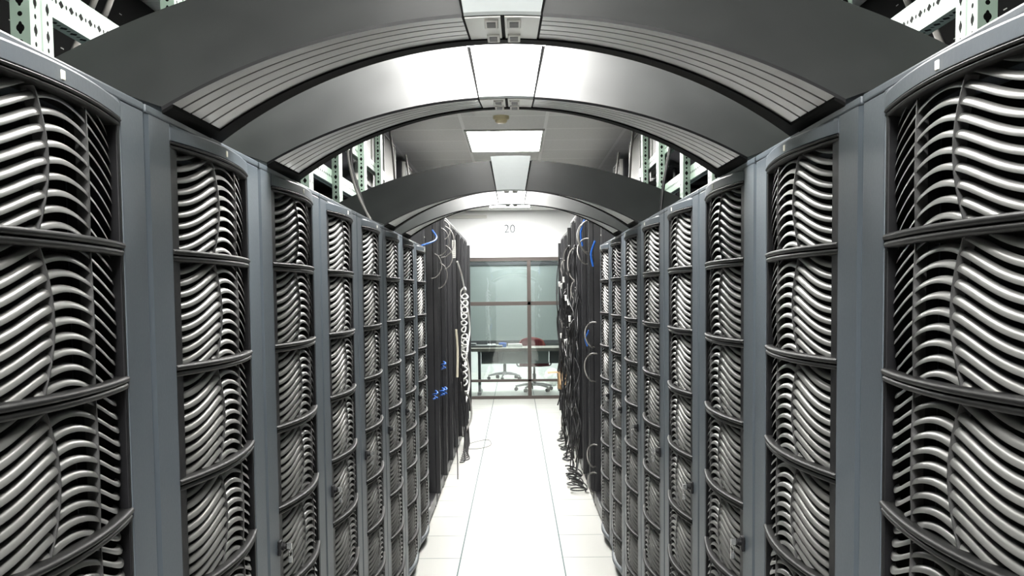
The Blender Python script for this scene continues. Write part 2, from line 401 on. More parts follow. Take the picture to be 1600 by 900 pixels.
def make_rack(s):
    """Origin on the floor at the near front corner of the bay; the door faces +x (s=1) or -x (s=-1)."""
    t = empty('server_rack')
    yn, yf = 0.0055, PITCH-0.0055
    q = MB(s); q.box(-1.05, -0.090, yn+0.003, yf-0.003, 0.06, RH-0.006); q.build('cabinet', M['rack'], t)
    q = MB(s)
    cs = [(0, Y0), (-0.0895, Y0), (-0.0895, yn), (-0.008, yn), (-0.004, yn+0.004), (0, yn+0.014)]
    q.add([(x, y, z) for z in (0.05, 1.876) for x, y in cs], [(0, 1, 2, 3, 4, 5)[::-1], (6, 7, 8, 9, 10, 11)] + [(i, (i+1) % 6, 6+(i+1) % 6, 6+i) for i in range(6)])
    fixn = q.build('door_stile', M['rack'], t)
    q = MB(s); q.box(-0.0895, 0, Y1, yf, 0.05, 1.876, bev=0.003); q.build('door_stile', M['rack'], t)
    q = MB(s); q.box(-0.0895, 0.001, yn, yf, 1.8765, RH, bev=0.003); q.build('top_cap', M['rack'], t)
    # bulged header above the grille
    q = MB(s); rings = []
    for i in range(33):
        u = i/32; y = Y0+0.0005+(Y1-Y0-0.001)*u; xb = bulge(u)+0.005
        rings.append([(-0.088, y, 1.876), (0.001+(xb-0.001)*0.3, y, 1.876), (xb-0.001, y, 1.872), (xb, y, 1.8695), (xb, y, TOPZ+0.001), (xb-0.001, y, TOPZ), (-0.088, y, TOPZ)])
    q.loft(rings, 0, False); hd = q.build('door_header', M['rack'], t)
    q = MB(s); q.box(0.018, 0.0285, 0.392, 0.404, 1.8525, 1.8645, bev=0.001); tag(q.build('indicator', M['indicator'], hd), 'small pale square indicator')
    q = MB(s); q.box(-0.0885, -0.086, Y0+0.001, Y1-0.001, 0.055, TOPZ-0.001); q.build('back_screen', M['void'], t)
    for ya, yb in ((Y0+0.0005, Y0+BZ), (Y1-BZF, Y1-0.0005)):
        q = MB(s)
        for z0, z1 in panel_zones():
            q.box(-0.080, -0.001, ya, yb, max(z0, 0.056)+0.0015, z1-0.0015, bev=0.002)
        q.build('bezel', M['black'], t)
    zones = panel_zones()
    for i, (z0, z1) in enumerate(zones):
        slat_panel(s, max(z0, 0.075), z1).build('louver_panel', [M['slat'], M['void']], t) if i in (0, 8) else None
    mid = slat_panel(s, 0.0, BARP).build('louver_panel', [M['slat'], M['void']], t)
    mid.location.z = zones[1][0]
    for i in range(2, 8):
        c = mid.copy(); C.objects.link(c); c.parent = t; c.location.z = zones[i][0]
    q = rail_mb(s, 0.0); r0 = q.build('divider_rail', M['rail'], t); r0.location.z = zones[0][0]
    for i in range(1, 8):
        c = r0.copy(); C.objects.link(c); c.parent = t; c.location.z = zones[i][0]
    q = rail_mb(s, TOPZ-0.006, 0.012); q.build('top_rail', M['rail'], t)
    for sg, uc in ((0.05, 0.355), (-0.03, 0.70)):
        q = MB(s); rings = []
        for i, (z0, z1) in enumerate(zones):
            z0 = max(z0, 0.075)
            for k in range(12):
                v = k/12; z = z1-(z1-z0)*v
                u = uc + sg*math.sin(PI*v); y = Y0+BZ+(Y1-Y0-BZ-BZF)*u
                xb = sbulge(u) + 0.0015 + 0.007*math.sin(PI*v)
                rings.append([(xb+0.0015, y-0.0013, z), (xb+0.0015, y+0.0013, z), (xb-0.016, y+0.0013, z), (xb-0.016, y-0.0013, z)])
        q.loft(rings, 0, False); q.build('vertical_rib', M['rib'], t)
    # pale bottom trim
    q = MB(s); rings = []
    for i in range(33):
        u = i/32; y = Y0+0.0005+(Y1-Y0-0.001)*u; xb = bulge(u)+0.004
        rings.append([(-0.034, y, 0.078), (xb-0.002, y, 0.078), (xb+0.001, y, 0.072), (xb, y, 0.060), (xb*0.6, y, 0.050), (-0.034, y, 0.050)])
    q.loft(rings, 0, True); q.build('base_trim', M['rack'], t)
    # lock with its key
    q = MB(s)
    q.tube([(0.0, 0.110, 0.958), (0.014, 0.110, 0.958)], 0.011, 14); q.tube([(0.014, 0.110, 0.958), (0.020, 0.110, 0.958)], 0.008, 12)
    q.box(-0.0, 0.009, 0.098, 0.122, 0.935, 0.972, bev=0.003)
    lk = q.build('door_lock', M['black'], t)
    q = MB(s); q.box(0.020, 0.034, 0.1085, 0.1115, 0.950, 0.966, bev=0.001)
    q.tube(catmull([(0.031, 0.110, 0.953), (0.034, 0.112, 0.940), (0.030, 0.113, 0.925), (0.026, 0.111, 0.938), (0.030, 0.110, 0.952)], 5), 0.0014, 6)
    q.box(0.024, 0.034, 0.111, 0.114, 0.915, 0.931, bev=0.001)
    tag(q.build('key', M['chrome'], lk), 'small silver key hanging on its ring')
    for y in (0.05, PITCH-0.05):
        for x in (-0.05, -0.98):
            q = MB(s); q.lathe(x, y, [(0.034, 0.0), (0.036, 0.010), (0.030, 0.018), (0.018, 0.024), (0.018, 0.062)], 18); q.build('foot', M['black'], t)
    return t

SPOT = ['nearest the camera on the {0}, cut by the photo edge', 'on the {0} beneath the nearest arch', 'on the {0} beneath the second arch',
        'on the {0}, nearer of two between second and third arches', 'on the {0}, farther of two between second and third arches',
        'on the {0} beneath the third arch', 'on the {0} beneath the fourth arch', 'on the {0}, last of its row, touching the black open racks']
racks = {}
for s, side in ((1, 'left'), (-1, 'right')):
    proto = make_rack(s)
    for k in range(8):
        t = proto if k == 0 else copy_tree(proto)
        t.location = (-s*XR, SEAM0 - PITCH + k*PITCH, 0)
        tag(t, 'grey louvered server rack ' + SPOT[k].format(side), 'server rack', 'louvered server racks in the %s row' % side)
        racks[side, k] = t

# ------------------------------------------------------------------ arches over the aisle
def circ_z(x, apex, half=XR, spring=RH+0.003):
    sag = apex-spring; R = half*half/(2*sag) + sag/2
    return apex - R + math.sqrt(max(0, R*R - x*x))
XO = 1.0
def outer_z(x): return circ_z(x, 2.197, XO, RH+0.003)
DEP = 0.372
APF, APR = 2.043, 2.084
def inner_pt(t, f):     # f: 0 front lip .. 1 rear lip of the soffit
    x = XR*t; return Vector((x, DEP*f, circ_z(x, APF)*(1-f) + circ_z(x, APR)*f))
XE = 0.83
def outer_pt(t, lift=0.0): x = XE*t; return Vector((x, 0.115, outer_z(x)+lift))
KT = 0.112
def make_arch(y, label, badge=False):
    t = tag(empty('aisle_arch', (0, y, 0)), label, 'arch', 'arches bridging the aisle')
    def strip(fa, fb, ts, q, mi=0, smooth=True, nm=1):
        rows = []
        for k in range(nm+1): rows.append([tuple(fa(tt)*(1-k/nm) + fb(tt)*(k/nm)) for tt in ts])
        n = len(ts); v = [p for r in rows for p in r]; f = []
        for k in range(nm):
            for i in range(n-1): f.append((k*n+i, k*n+i+1, (k+1)*n+i+1, (k+1)*n+i))
        q.add(v, f, mi, smooth)
    FR = [0.0, 0.125, 0.150, 0.270, 0.295, 0.445, 0.470, 0.600, 0.625, 0.80]
    for sg, nm in ((-1, 'left'), (1, 'right')):
        ts = [KT + 0.006 + (1-KT-0.006)*i/40 for i in range(41)]
        if sg < 0: ts = [-a for a in ts[::-1]]
        # skin: slanted front, top and back
        q = MB()
        front = lambda tt: inner_pt(tt, 0) + Vector((0, 0, 0.006)); 
        strip(front, outer_pt, ts, q, 0)
        top = lambda tt: outer_pt(tt) + Vector((0, DEP-0.115, 0.0))
        strip(outer_pt, top, ts, q, 0)
        rear = lambda tt: inner_pt(tt, 1) + Vector((0, 0, 0.012))
        strip(top, rear, ts, q, 0)
        strip(rear, front, ts, q, 0)
        n = 41
        for e in (ts[0], ts[-1]):
            pts = [tuple(f(e)) for f in (front, outer_pt, top, rear)]; q.add(pts, [(0, 1, 2, 3)], 0)
        q.build('arch_skin', M['arch'], t)
        # soffit with four dark grooves
        q = MB(); lim = 0.90
        for i in range(len(FR)-1):
            a, bb = FR[i], FR[i+1]
            if i % 2 == 0: strip(lambda tt, a=a: inner_pt(tt, a), lambda tt, bb=bb: inner_pt(tt, bb), ts, q, 0)
            else:
                up = Vector((0, 0, 0.0045))
                strip(lambda tt, a=a: inner_pt(tt, a), lambda tt, a=a: inner_pt(tt, a)+up, ts, q, 0, False)
                strip(lambda tt, a=a: inner_pt(tt, a)+up, lambda tt, bb=bb: inner_pt(tt, bb)+up, ts, q, 1, False)
                strip(lambda tt, bb=bb: inner_pt(tt, bb)+up, lambda tt, bb=bb: inner_pt(tt, bb), ts, q, 0, False)
        strip(lambda tt: inner_pt(tt, 0)+Vector((0, 0, 0.006)), lambda tt: inner_pt(tt, 0), ts, q, 1, False)
        q.build('soffit', [M['soffit'], M['black']], t)
    ts = [-1 + 2*i/80 for i in range(81)]
    q = MB(); dn = Vector((0, 0, -0.004))
    strip(lambda tt: inner_pt(tt, 0.80), lambda tt: inner_pt(tt, 0.80)+dn, ts, q, 0, False)
    strip(lambda tt: inner_pt(tt, 0.80)+dn, lambda tt: inner_pt(tt, 1.0)+dn, ts, q, 0)
    strip(lambda tt: inner_pt(tt, 1.0)+dn, lambda tt: inner_pt(tt, 1.0)+Vector((0, 0.004, 0.014)), ts, q, 0, False)
    q.build('edge_gasket', M['void'], t)
    for sg, nm in ((-1, 'left'), (1, 'right')):
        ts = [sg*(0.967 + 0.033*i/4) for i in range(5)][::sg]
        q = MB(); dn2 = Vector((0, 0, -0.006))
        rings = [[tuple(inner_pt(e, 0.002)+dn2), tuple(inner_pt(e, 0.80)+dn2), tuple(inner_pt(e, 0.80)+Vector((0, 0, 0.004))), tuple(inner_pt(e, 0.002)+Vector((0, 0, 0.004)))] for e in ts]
        q.loft(rings, 0, False); q.build('end_shade', M['void'], t)  # black piece added to paint the corner shade at the soffit end
    q = MB(); ke = KT+0.008; kt = [-ke + 2*ke*i/8 for i in range(9)]; rings = []
    for tt in kt:
        a = inner_pt(tt, 0) + Vector((0, 0.002, 0.006)); o = outer_pt(tt, -0.001) + Vector((0, 0.003, 0)); rings.append([tuple(a), tuple(o), tuple(o+Vector((0, 0.05, -0.01))), tuple(a+Vector((0, 0.05, 0.01)))])
    q.loft(rings, 0, False)
    q.loft([[tuple(inner_pt(tt, f)+Vector((0, 0, dz))) for f, dz in ((0.004, 0.0015), (0.80, 0.0015), (0.80, 0.008), (0.004, 0.008))] for tt in kt], 0, False)
    q.build('keystone_seal', M['void'], t)
    # keystone
    q = MB(); n = 9; kt = [-KT + 2*KT*i/(n-1) for i in range(n)]
    nrm = Vector((0, -0.75, 0.66)) * 0.007
    rings = []
    for tt in kt:
        a = inner_pt(tt, 0) + Vector((0, 0, 0.002)); o = outer_pt(tt, 0.016) + Vector((0, 0.012, 0)); bk = Vector((0, 0.06, 0))
        rings.append([tuple(a), tuple(a+nrm), tuple(o+nrm), tuple(o + Vector((0, 0.03, 0))), tuple(a + bk + Vector((0, 0, 0.02)))])
    q.loft(rings, 0, False); ks = q.build('keystone', M['keystone'], t)
    if badge:
        q = MB(); c = (inner_pt(0, 0)*0.16 + outer_pt(0, 0.016)*0.84) + nrm*1.05
        q.tube([c, c + nrm.normalized()*0.006], 0.018, 20); tag(q.build('badge', M['black'], ks), 'round dark badge')
    # clasp plates and their latches
    for sg in (-1, 1):
        q = MB(); a0, a1 = sg*0.006, sg*KT*0.985
        tt = [a0 + (a1-a0)*i/6 for i in range(7)]
        if sg < 0: tt = tt[::-1]
        dz = Vector((0, 0, -0.0012)); up = Vector((0, 0, 0.01))
        rings = [[tuple(inner_pt(e, 0.01)+dz), tuple(inner_pt(e, 0.80)+dz), tuple(inner_pt(e, 0.80)+up), tuple(inner_pt(e, 0.01)+up)] for e in tt]
        q.loft(rings, 0, False); pl = q.build('clasp_plate', M['clasp'], t)
        for f0 in (0.07, 0.62):
            q = MB(); c = inner_pt(sg*0.034*1.0, f0) ; c2 = inner_pt(sg*0.034, f0+0.15)
            zc = min(c.z, c2.z); w = 0.017
            x0 = sg*0.034*XR; 
            q.box(x0-w*0.7, x0+w*0.7, c.y, c2.y, zc-0.0045, zc+0.006, 0, bev=0.0015)
            q.box(x0-w*0.45, x0+w*0.45, c.y+0.010, c2.y-0.010, zc-0.0052, zc-0.0040, 1)
            q.build('latch', [M['clasp'], M['black']], pl)
    return t
for k, lb in ((1, 'nearest dark charcoal arch bridging the aisle, grey keystone at the top'), (2, 'second arch over the aisle, its face shining white under the ceiling panel'),
              (5, 'third arch over the aisle, dull dark face beyond the ceiling gap'), (6, 'fourth and farthest arch, pale lit face behind the third arch')):
    make_arch(SEAM0 + (k-1)*PITCH + 0.088, lb, badge=(k == 1))

# ------------------------------------------------------------------ overhead green strut frames on the rack tops
def strut(q, p0, p1, a, bdim, axis):
    """Channel from p0 to p1 along axis ('z' or 'y'); every face mapped in metres so the punched holes show."""
    x0, y0, z0 = p0; x1, y1, z1 = p1
    if axis == 'z':
        L = z1-z0
        for (ax, ay), (bx, by) in (((-a/2, -bdim/2), (a/2, -bdim/2)), ((a/2, -bdim/2), (a/2, -0.004)), ((a/2, -0.004), (a/2-0.008, 0)), ((a/2-0.008, 0), (a/2, 0.004)),
                                   ((a/2, 0.004), (a/2, bdim/2)), ((a/2, bdim/2), (-a/2, bdim/2)), ((-a/2, bdim/2), (-a/2, -bdim/2))):
            w = math.hypot(bx-ax, by-ay); off = 0 if w > 0.012 else 1.0
            q.add([(x0+ax, y0+ay, z0), (x0+bx, y0+by, z0), (x0+bx, y0+by, z1), (x0+ax, y0+ay, z1)], [(0, 1, 2, 3)], 0, False,
                  [[(-w/2+off, 0), (w/2+off, 0), (w/2+off, L), (-w/2+off, L)]])
        q.add([(x0-a/2, y0-bdim/2, z1), (x0+a/2, y0-bdim/2, z1), (x0+a/2, y0+bdim/2, z1), (x0-a/2, y0+bdim/2, z1)], [(0, 1, 2, 3)], 0, False, [[(1, 0), (1.1, 0), (1.1, .1), (1, .1)]])
    elif axis == 'y':
        L = y1-y0
        cs = [(-a/2, -bdim/2), (a/2, -bdim/2), (a/2, bdim/2), (-a/2, bdim/2)]
        for i in range(4):
            (ax, az), (bx, bz) = cs[i], cs[(i+1) % 4]; w = math.hypot(bx-ax, bz-az)
            q.add([(x0+ax, y0, z0+az), (x0+ax, y1, z0+az), (x0+bx, y1, z0+bz), (x0+bx, y0, z0+bz)], [(0, 3, 2, 1)], 0, False,
                  [[(-w/2, 0), (w/2, 0), (w/2, L), (-w/2, L)]])
        for y in (y0, y1):
            q.add([(x0+c[0], y, z0+c[1]) for c in cs], [(0, 1, 2, 3)], 0, False, [[(1, 0), (1.1, 0), (1.1, .1), (1, .1)]])
    else:
        L = x1-x0
        cs = [(-a/2, -bdim/2), (a/2, -bdim/2), (a/2, bdim/2), (-a/2, bdim/2)]
        for i in range(4):
            (ay, az), (by, bz) = cs[i], cs[(i+1) % 4]; w = math.hypot(by-ay, bz-az)
            q.add([(x0, y0+ay, z0+az), (x1, y0+ay, z0+az), (x1, y0+by, z0+bz), (x0, y0+by, z0+bz)], [(0, 1, 2, 3)], 0, False,
                  [[(-w/2, 0), (-w/2, L), (w/2, L), (w/2, 0)]])
for s, side in ((1, 'left'), (-1, 'right')):
    t = tag(empty('strut_frame', (-s*0.87, 0, RH)), 'pale green perforated strut frame standing on the %s rack tops' % side, 'strut frame')
    for y in (2.045, 2.90, 3.77, 4.70, 5.50, 6.42, 7.21):
        q = MB(s); strut(q, (0, y, 0), (0, y, CEIL-RH-0.03), 0.036, 0.098, 'z'); q.build('post', M['strut'], t)
    for z, h, ye in ((0.275, 0.070, 7.235), (0.515, 0.060, 7.7)):
        q = MB(s); strut(q, (-0.035, 1.6, z), (-0.035, ye, z), 0.034, h, 'y'); q.build('beam', M['strut'], t)
    for y in (2.045, 4.70, 6.42):
        q = MB(s); strut(q, (-0.58, y+0.065, 0.60), (0.0, y+0.065, 0.60), 0.034, 0.04, 'x'); q.build('cross_bar', M['strut'], t)
    # added black sheet standing in for the dark space behind the frame
    t = tag(empty('dark_backdrop', (-s*1.50, 4.1, RH)), 'added black backdrop with pale dashes for slot light behind the %s strut frame' % side, 'panel')
    q = MB(s); q.box(-0.02, 0, -3.3, 3.3, 0, 0.90, bev=0.004); q.build('sheet', M['void'], t)
    q = MB(s)
    for r in range(9):
        for c in range(52):
            if (r*7 + c*3) % 5 == 0: continue
            y = -3.2 + c*0.125 + (0.06 if r % 2 else 0); z = 0.10 + r*0.085
            q.box(0.0, 0.002, y, y+0.022, z, z+0.0025)
    q.build('light_dashes', M['white_metal'], t)  # pale strips painted in for light showing through slots
    # conduits dropping behind the frame
    for k, (y0_, y1_) in enumerate(((3.31, 2.53), (3.40, 2.62))):
        q = MB(); q.tube([(-s*1.10, y0_, RH+0.86), (-s*1.10, y1_, RH+0.002)], 0.009, 8)
        tag(q.build('conduit', M['cable_grey']), 'thin grey conduit slanting down behind the %s strut frame, %s' % (side, ('nearer of two', 'farther of two')[k]), 'conduit', 'conduits behind the %s struts' % side)

# cooling units on the rack tops, pale perforated faces towards the aisle
UN = ['nearest', 'second', 'third']
for s, side in ((1, 'left'), (-1, 'right')):
    for k, (y0_, y1_, zt) in enumerate(((6.86, 7.52, 2.76), (8.22, 8.95, 2.79), (9.75, 10.40, 2.76))):
        rt = 2.252 if s > 0 else 2.312; zb = rt + 0.04
        t = tag(empty('cooling_unit', (-s*0.965, (y0_+y1_)/2, zb)), '%s black cooling box with pale perforated face above the %s racks' % (UN[k], side), 'cooling unit', 'overhead cooling units on the %s' % side)
        hl = (y1_-y0_)/2; hh = zt-zb
        q = MB(s); q.box(-0.5, -0.012, -hl-0.02, hl+0.30, 0, hh, bev=0.008); q.build('housing', M['unit_body'], t)
        q = MB(s); q.box(-0.011, 0.004, -hl, hl, 0.02, hh-0.012, bev=0.002); q.build('perforated_face', M['unit_face'], t)
        q = MB(s)
        for a in ((-hl-0.016, -hl), (hl, hl+0.016)): q.box(-0.011, 0.014, a[0], a[1], 0.005, hh-0.002, bev=0.002)
        q.box(-0.011, 0.014, -hl, hl, hh-0.012, hh-0.002); q.build('face_frame', M['white_metal'], t)
        for y in (-hl+0.05, hl+0.22):
            for x in (-0.06, -0.45):
                zf = (RH if (k == 0 and y < 0) else rt) + 0.001 - zb
                q = MB(s); q.tube([(x, y, zf), (x, y, 0.004)], 0.012, 8); q.build('leg', M['unit_body'], t)

# ------------------------------------------------------------------ black open racks further down the aisle
OY = SEAM0 + 7*PITCH + 0.02
OP = 0.815
def make_open_rack(s, H):
    t = empty('open_rack'); D_ = 0.95; W = OP-0.012
    for y in (0.02, W-0.055):
        q = MB(s); q.box(-0.06, 0, y, y+0.05, 0.0, H, bev=0.004)
        for k in range(9): q.tube([(0.0, y+0.025, 0.2+k*0.22), (0.003, y+0.025, 0.2+k*0.22)], 0.006, 8, 1)
        q.build('front_post', [M['open_rack'], M['white_metal']], t)
        q = MB(s); q.box(-D_, -D_+0.05, y, y+0.05, 0, H, bev=0.004); q.build('rear_post', M['open_rack'], t)
        q = MB(s); yy = 0.008 if y < 0.1 else W-0.004
        q.box(-D_, -0.020, yy, yy+0.010, 0.04, H-0.02); q.build('side_panel', M['open_rack'], t)
    q = MB(s); q.box(-D_, 0.0, 0.0, W+0.008, H, H+0.03, bev=0.006); q.build('top_panel', M['open_rack'], t)
    q = MB(s); q.box(-D_, 0.004, 0.07, W-0.06, 0.03, 0.11, bev=0.004); q.build('plinth', M['open_rack'], t)
    q = MB(s); q.box(-D_+0.052, -D_+0.06, 0.072, W-0.058, 0.115, H-0.002); q.build('back_panel', M['void'], t)
    # a cable trough standing proud on the front, as wide as a hand
    q = MB(s); q.box(0.001, 0.035, W-0.050, W-0.010, 0.10, H-0.03, bev=0.004); q.build('cable_trough', M['open_rack'], t)
    # equipment inside
    z = 0.16
    k = 0
    while z < H-0.35:
        h = (0.17, 0.09, 0.26, 0.13)[k % 4]
        q = MB(s); q.box(-0.80, -0.045, 0.075, W-0.06, z, z+h, 0, bev=0.004)
        for j in range(3): q.box(-0.045, -0.041, 0.10+j*0.2, 0.24+j*0.2, z+h*0.3, z+h*0.7, 1)
        q.build('equipment', [M['black'], M['rack_dark']], t)
        z += h + (0.02, 0.08, 0.03)[k % 3]; k += 1
    return t
ORD = ['first', 'second', 'third', 'fourth', 'fifth', 'sixth', 'seventh', 'eighth']
for s, side in ((1, 'left'), (-1, 'right')):
    hi = make_open_rack(s, 2.22 if s > 0 else 2.28); lo = None
    for k in range(8):
        if s < 0 and k == 5: lo = make_open_rack(s, 2.235); t = lo
        elif s < 0 and k > 5: t = copy_tree(lo)
        else: t = hi if k == 0 else copy_tree(hi)
        t.location = (-s*(XR+0.012), OY + k*OP, 0)
        if s < 0 and k == 5: carton_rack = t
        tag(t, '%s tall black open rack beyond the louvered racks on the %s' % (ORD[k], side), 'rack', 'tall black racks on the %s' % side)

# ------------------------------------------------------------------ cables
def cable(pts, r, m, label, group=None, n=6, seg=6):
    q = MB(); q.tube(catmull(pts, seg), r, n)
    return tag(q.build('cable', M[m]), label, 'cable', group)
rnd = random.Random(11)
GB = 'black cables hanging on the right open racks'
for i in range(46):
    y = rnd.uniform(9.1, 12.3); x = 0.545 - rnd.uniform(0, 0.05); zt = rnd.uniform(1.2, 2.05); zb = rnd.choice([0.02, 0.05, 0.12, 0.3, 0.5])
    n = 8; pts = []
    for k in range(n+1):
        f = k/n; z = zt + (zb-zt)*f
        pts.append((min(0.552, x + rnd.uniform(-0.03, 0.03)), y + rnd.uniform(-0.09, 0.09) + 0.05*math.sin(6*f+i), z))
    if i % 3 == 0: pts = [(0.60, y-0.05, zt-0.10), (0.55, y-0.02, zt+0.04)] + pts
    if zb < 0.1: pts += [(0.51, y+0.05, 0.012), (0.475+rnd.uniform(-0.03, 0.03), y-0.1, 0.010), (0.49, y-0.2, 0.010), (0.54, y-0.15, 0.014)]
    cable(pts, rnd.uniform(0.004, 0.0075), 'cable_black', 'black cable hanging in the tangle on the right open racks', GB)
for i in range(9):
    y = rnd.uniform(9.3, 12.2); z = rnd.uniform(1.0, 1.95); r = rnd.uniform(0.07, 0.15)
    pts = [(0.560 - 0.5*r*math.cos(a), y + r*0.3*math.sin(a), z + r*math.sin(a)) for a in [PI*0.5 - PI*k/8 for k in range(9)]]
    cable(pts, 0.006, 'cable_grey', 'looped grey cable hung on the right open racks', 'grey cable loops on the right open racks')
for i in range(10):
    y = 9.6 + 0.24*i + rnd.uniform(-0.05, 0.05); z = rnd.uniform(1.5, 1.8) if i % 2 else rnd.uniform(1.05, 1.4)
    b = MB(); b.tube([(0.490, y, z), (0.494, y+0.01, z-0.05)], 0.011, 8)
    tag(b.build('cable_tag', M['paper']), 'small white tag wrapped on a cable of the right tangle', 'cable tag', 'white tags on the right cables')
# cables at the first black rack on the right
GR = 'grey cable loops beside the last right louvered rack'
for (y, z, r) in ((7.95, 1.98, 0.13), (8.25, 2.00, 0.12), (8.5, 1.90, 0.10), (7.75, 1.28, 0.09), (7.7, 1.05, 0.10), (7.7, 0.42, 0.08), (7.75, 0.22, 0.07)):
    pts = [(0.575 - 0.75*r*math.cos(a), y + 0.05*math.sin(2*a), z + r*math.sin(a)) for a in [PI*0.55 - PI*1.05*k/8 for k in range(9)]]
    cable(pts, 0.0055, 'cable_grey', 'grey cable loop bulging out beside the last right louvered rack', GR)
for k, (y, z0, z1) in enumerate(((8.6, 2.15, 1.95), (7.45, 1.93, 1.76), (8.1, 1.30, 1.18))):
    cable([(0.56, y, z0), (0.535, y+0.04, (z0+z1)/2), (0.55, y+0.06, z1)], 0.007, 'cable_blue', 'blue cable on the right black racks, ' + ('highest of three', 'beside the last louvered door', 'lowest of three')[k], 'blue cables on the right')
# coil on the floor, right
for k, (y, x) in enumerate(((8.55, 0.50), (8.80, 0.485), (9.2, 0.50))):
    pts = [(x + 0.055*math.cos(a)*(1+0.012*j), y + 0.08*math.sin(a), 0.010 + 0.012*(a/(2*PI)) + 0.07*max(0, math.sin(a*0.5))) for j, a in enumerate([2*PI*k2/10 for k2 in range(26)])]
    cable(pts, 0.006, 'cable_black', 'coil of black cable on the floor by the right racks, ' + ('nearest of three', 'middle of three', 'farthest of three')[k], 'cable coils on the floor')
# left side
cable([(-0.530 + 0.010*math.sin(k*0.13) + (0.022 + 0.026*rnd.random())*math.cos(k*0.9), 11.35 + 0.05*math.sin(k*0.05) + 0.07*math.sin(k*0.9), 1.62 - 0.0098*k + 0.040*math.sin(k*0.9) + rnd.uniform(-0.006, 0.006)) for k in range(105)], 0.0085, 'cable_white', 'white coiled cable hanging in rings on the left black racks', seg=3)
cable([(-0.555, 10.75, 1.90), (-0.53, 10.9, 1.80), (-0.53, 11.3, 1.72), (-0.52, 11.9, 1.5), (-0.50, 12.1, 1.2), (-0.52, 12.0, 1.0), (-0.545, 11.8, 0.8)], 0.011, 'cable_white', 'thick white cable bowing out below the pale label on the left')
cable([(-0.545, 11.3, 1.05), (-0.50, 11.5, 0.85), (-0.49, 11.6, 0.62), (-0.52, 11.4, 0.45)], 0.012, 'cable_white', 'white cable bow below the hanging coil on the left')
cable([(-0.545, 10.2, 1.25), (-0.535, 10.22, 1.05), (-0.54, 10.2, 0.80)], 0.012, 'cable_beige', 'straight beige cable hanging on the left black racks')
cable([(-0.55, 11.2, 0.60), (-0.48, 11.4, 0.48), (-0.46, 11.3, 0.30), (-0.50, 11.0, 0.2), (-0.53, 10.9, 0.15)], 0.010, 'cable_grey', 'grey cable sweeping down to the floor on the left')
for k in range(9):
    y = 10.4 + 0.13*k
    cable([(-0.552, y, 0.95), (-0.53+rnd.uniform(-0.02, 0.02), y+0.05, 0.65), (-0.50+rnd.uniform(-0.03, 0.03), y, 0.35), (-0.49, y-0.1, 0.12), (-0.47+rnd.uniform(-0.02, 0.03), y-0.2, 0.012), (-0.52, y-0.3, 0.012)], 0.006, 'cable_black',
          'thin black cable trailing to the floor at the left racks', 'black cables trailing on the left')
cable([(-0.548, 9.5, 0.80), (-0.53, 9.45, 0.50), (-0.50, 9.3, 0.22), (-0.49, 9.15, 0.014)], 0.005, 'cable_black', 'single straight black cable reaching the floor on the left')
cable([(-0.50, 11.0, 0.006), (-0.36, 11.05, 0.006), (-0.26, 11.3, 0.006), (-0.30, 11.7, 0.006), (-0.45, 11.5, 0.006), (-0.53, 11.2, 0.008)], 0.003, 'cable_grey', 'thin grey wire loop lying on the white floor at left')
for k, (y, z, r) in enumerate(((8.35, 1.98, 0.11), (8.75, 2.00, 0.13), (8.9, 1.88, 0.10), (8.2, 1.72, 0.10), (8.9, 2.10, 0.08), (7.7, 1.78, 0.09))):
    pts = [(-0.575 + 0.8*r*math.cos(a), y + r*0.3*math.sin(a), z + r*math.sin(a)) for a in [-PI*0.5 + PI*0.9*j/8 for j in range(9)]]
    cable(pts, 0.004, 'cable_grey', 'slim grey cable arc on the first black racks at left', 'grey cable arcs on the left')
for k, (y, z) in enumerate(((8.5, 1.05), (7.6, 0.90), (8.3, 0.86), (8.6, 0.84))):
    pts = [(-0.555 + 0.020*math.sin(j*1.3), y + 0.05*math.cos(j*1.7), z - 0.007*j) for j in range(9)]
    cable(pts, 0.006, 'cable_blue', 'knot of blue cable on the left black racks, ' + ('highest of four', 'nearest of four', 'third of four', 'lowest of four')[k], 'blue cable knots on the left')
cable([(-0.55, 7.5, 2.02), (-0.52, 7.48, 1.97), (-0.53, 7.35, 1.935), (-0.60, 7.2, 1.90)], 0.006, 'cable_blue', 'blue cable dropping onto the top of the last left louvered rack')
# drops over the third arch
cable([(-0.69, 4.72, 2.30), (-0.695, 4.72, 2.18), (-0.67, 4.72, 2.05), (-0.63, 4.72, 1.95), (-0.60, 4.72, 1.895)], 0.006, 'cable_grey', 'grey cable dropping to the left rack top before the third arch, nearer of two')
cable([(-0.685, 4.78, 2.30), (-0.69, 4.78, 2.15), (-0.66, 4.78, 2.03), (-0.62, 4.78, 1.895)], 0.007, 'cable_black', 'black cable dropping to the left rack top before the third arch')
cable([(0.70, 4.74, 2.30), (0.685, 4.74, 2.18), (0.66, 4.74, 2.04), (0.645, 4.74, 1.895)], 0.007, 'cable_black', 'black cable dropping to the right rack top before the third arch')
for s, side in ((-1, 'left'), (1, 'right')):
    for k, (y, xx) in enumerate(((7.95, 0.86), (9.3, 0.88))):
        cable([(s*(xx+0.02), y, 2.76), (s*xx, y, 2.6), (s*(xx-0.01), y+0.02, 2.4), (s*(xx-0.03), y+0.04, 2.264 if s < 0 else 2.324)], 0.009, 'cable_grey', 'grey hose hanging from the %s cooling box on the %s' % (('nearest', 'second')[k], side), 'hose pieces at the cooling boxes')

# pale label plate on the left racks
b = MB(); b.box(-0.587, -0.552, 10.4575, 10.462, 1.925, 2.095, bev=0.001)
for k in range(8): b.box(-0.583, -0.556, 10.4565, 10.4573, 1.94+k*0.019, 1.944+k*0.019, 1)
tag(b.build('label_plate', [M['white_metal'], M['cable_grey']]), 'pale ruled label plate on the left black racks', 'label plate')

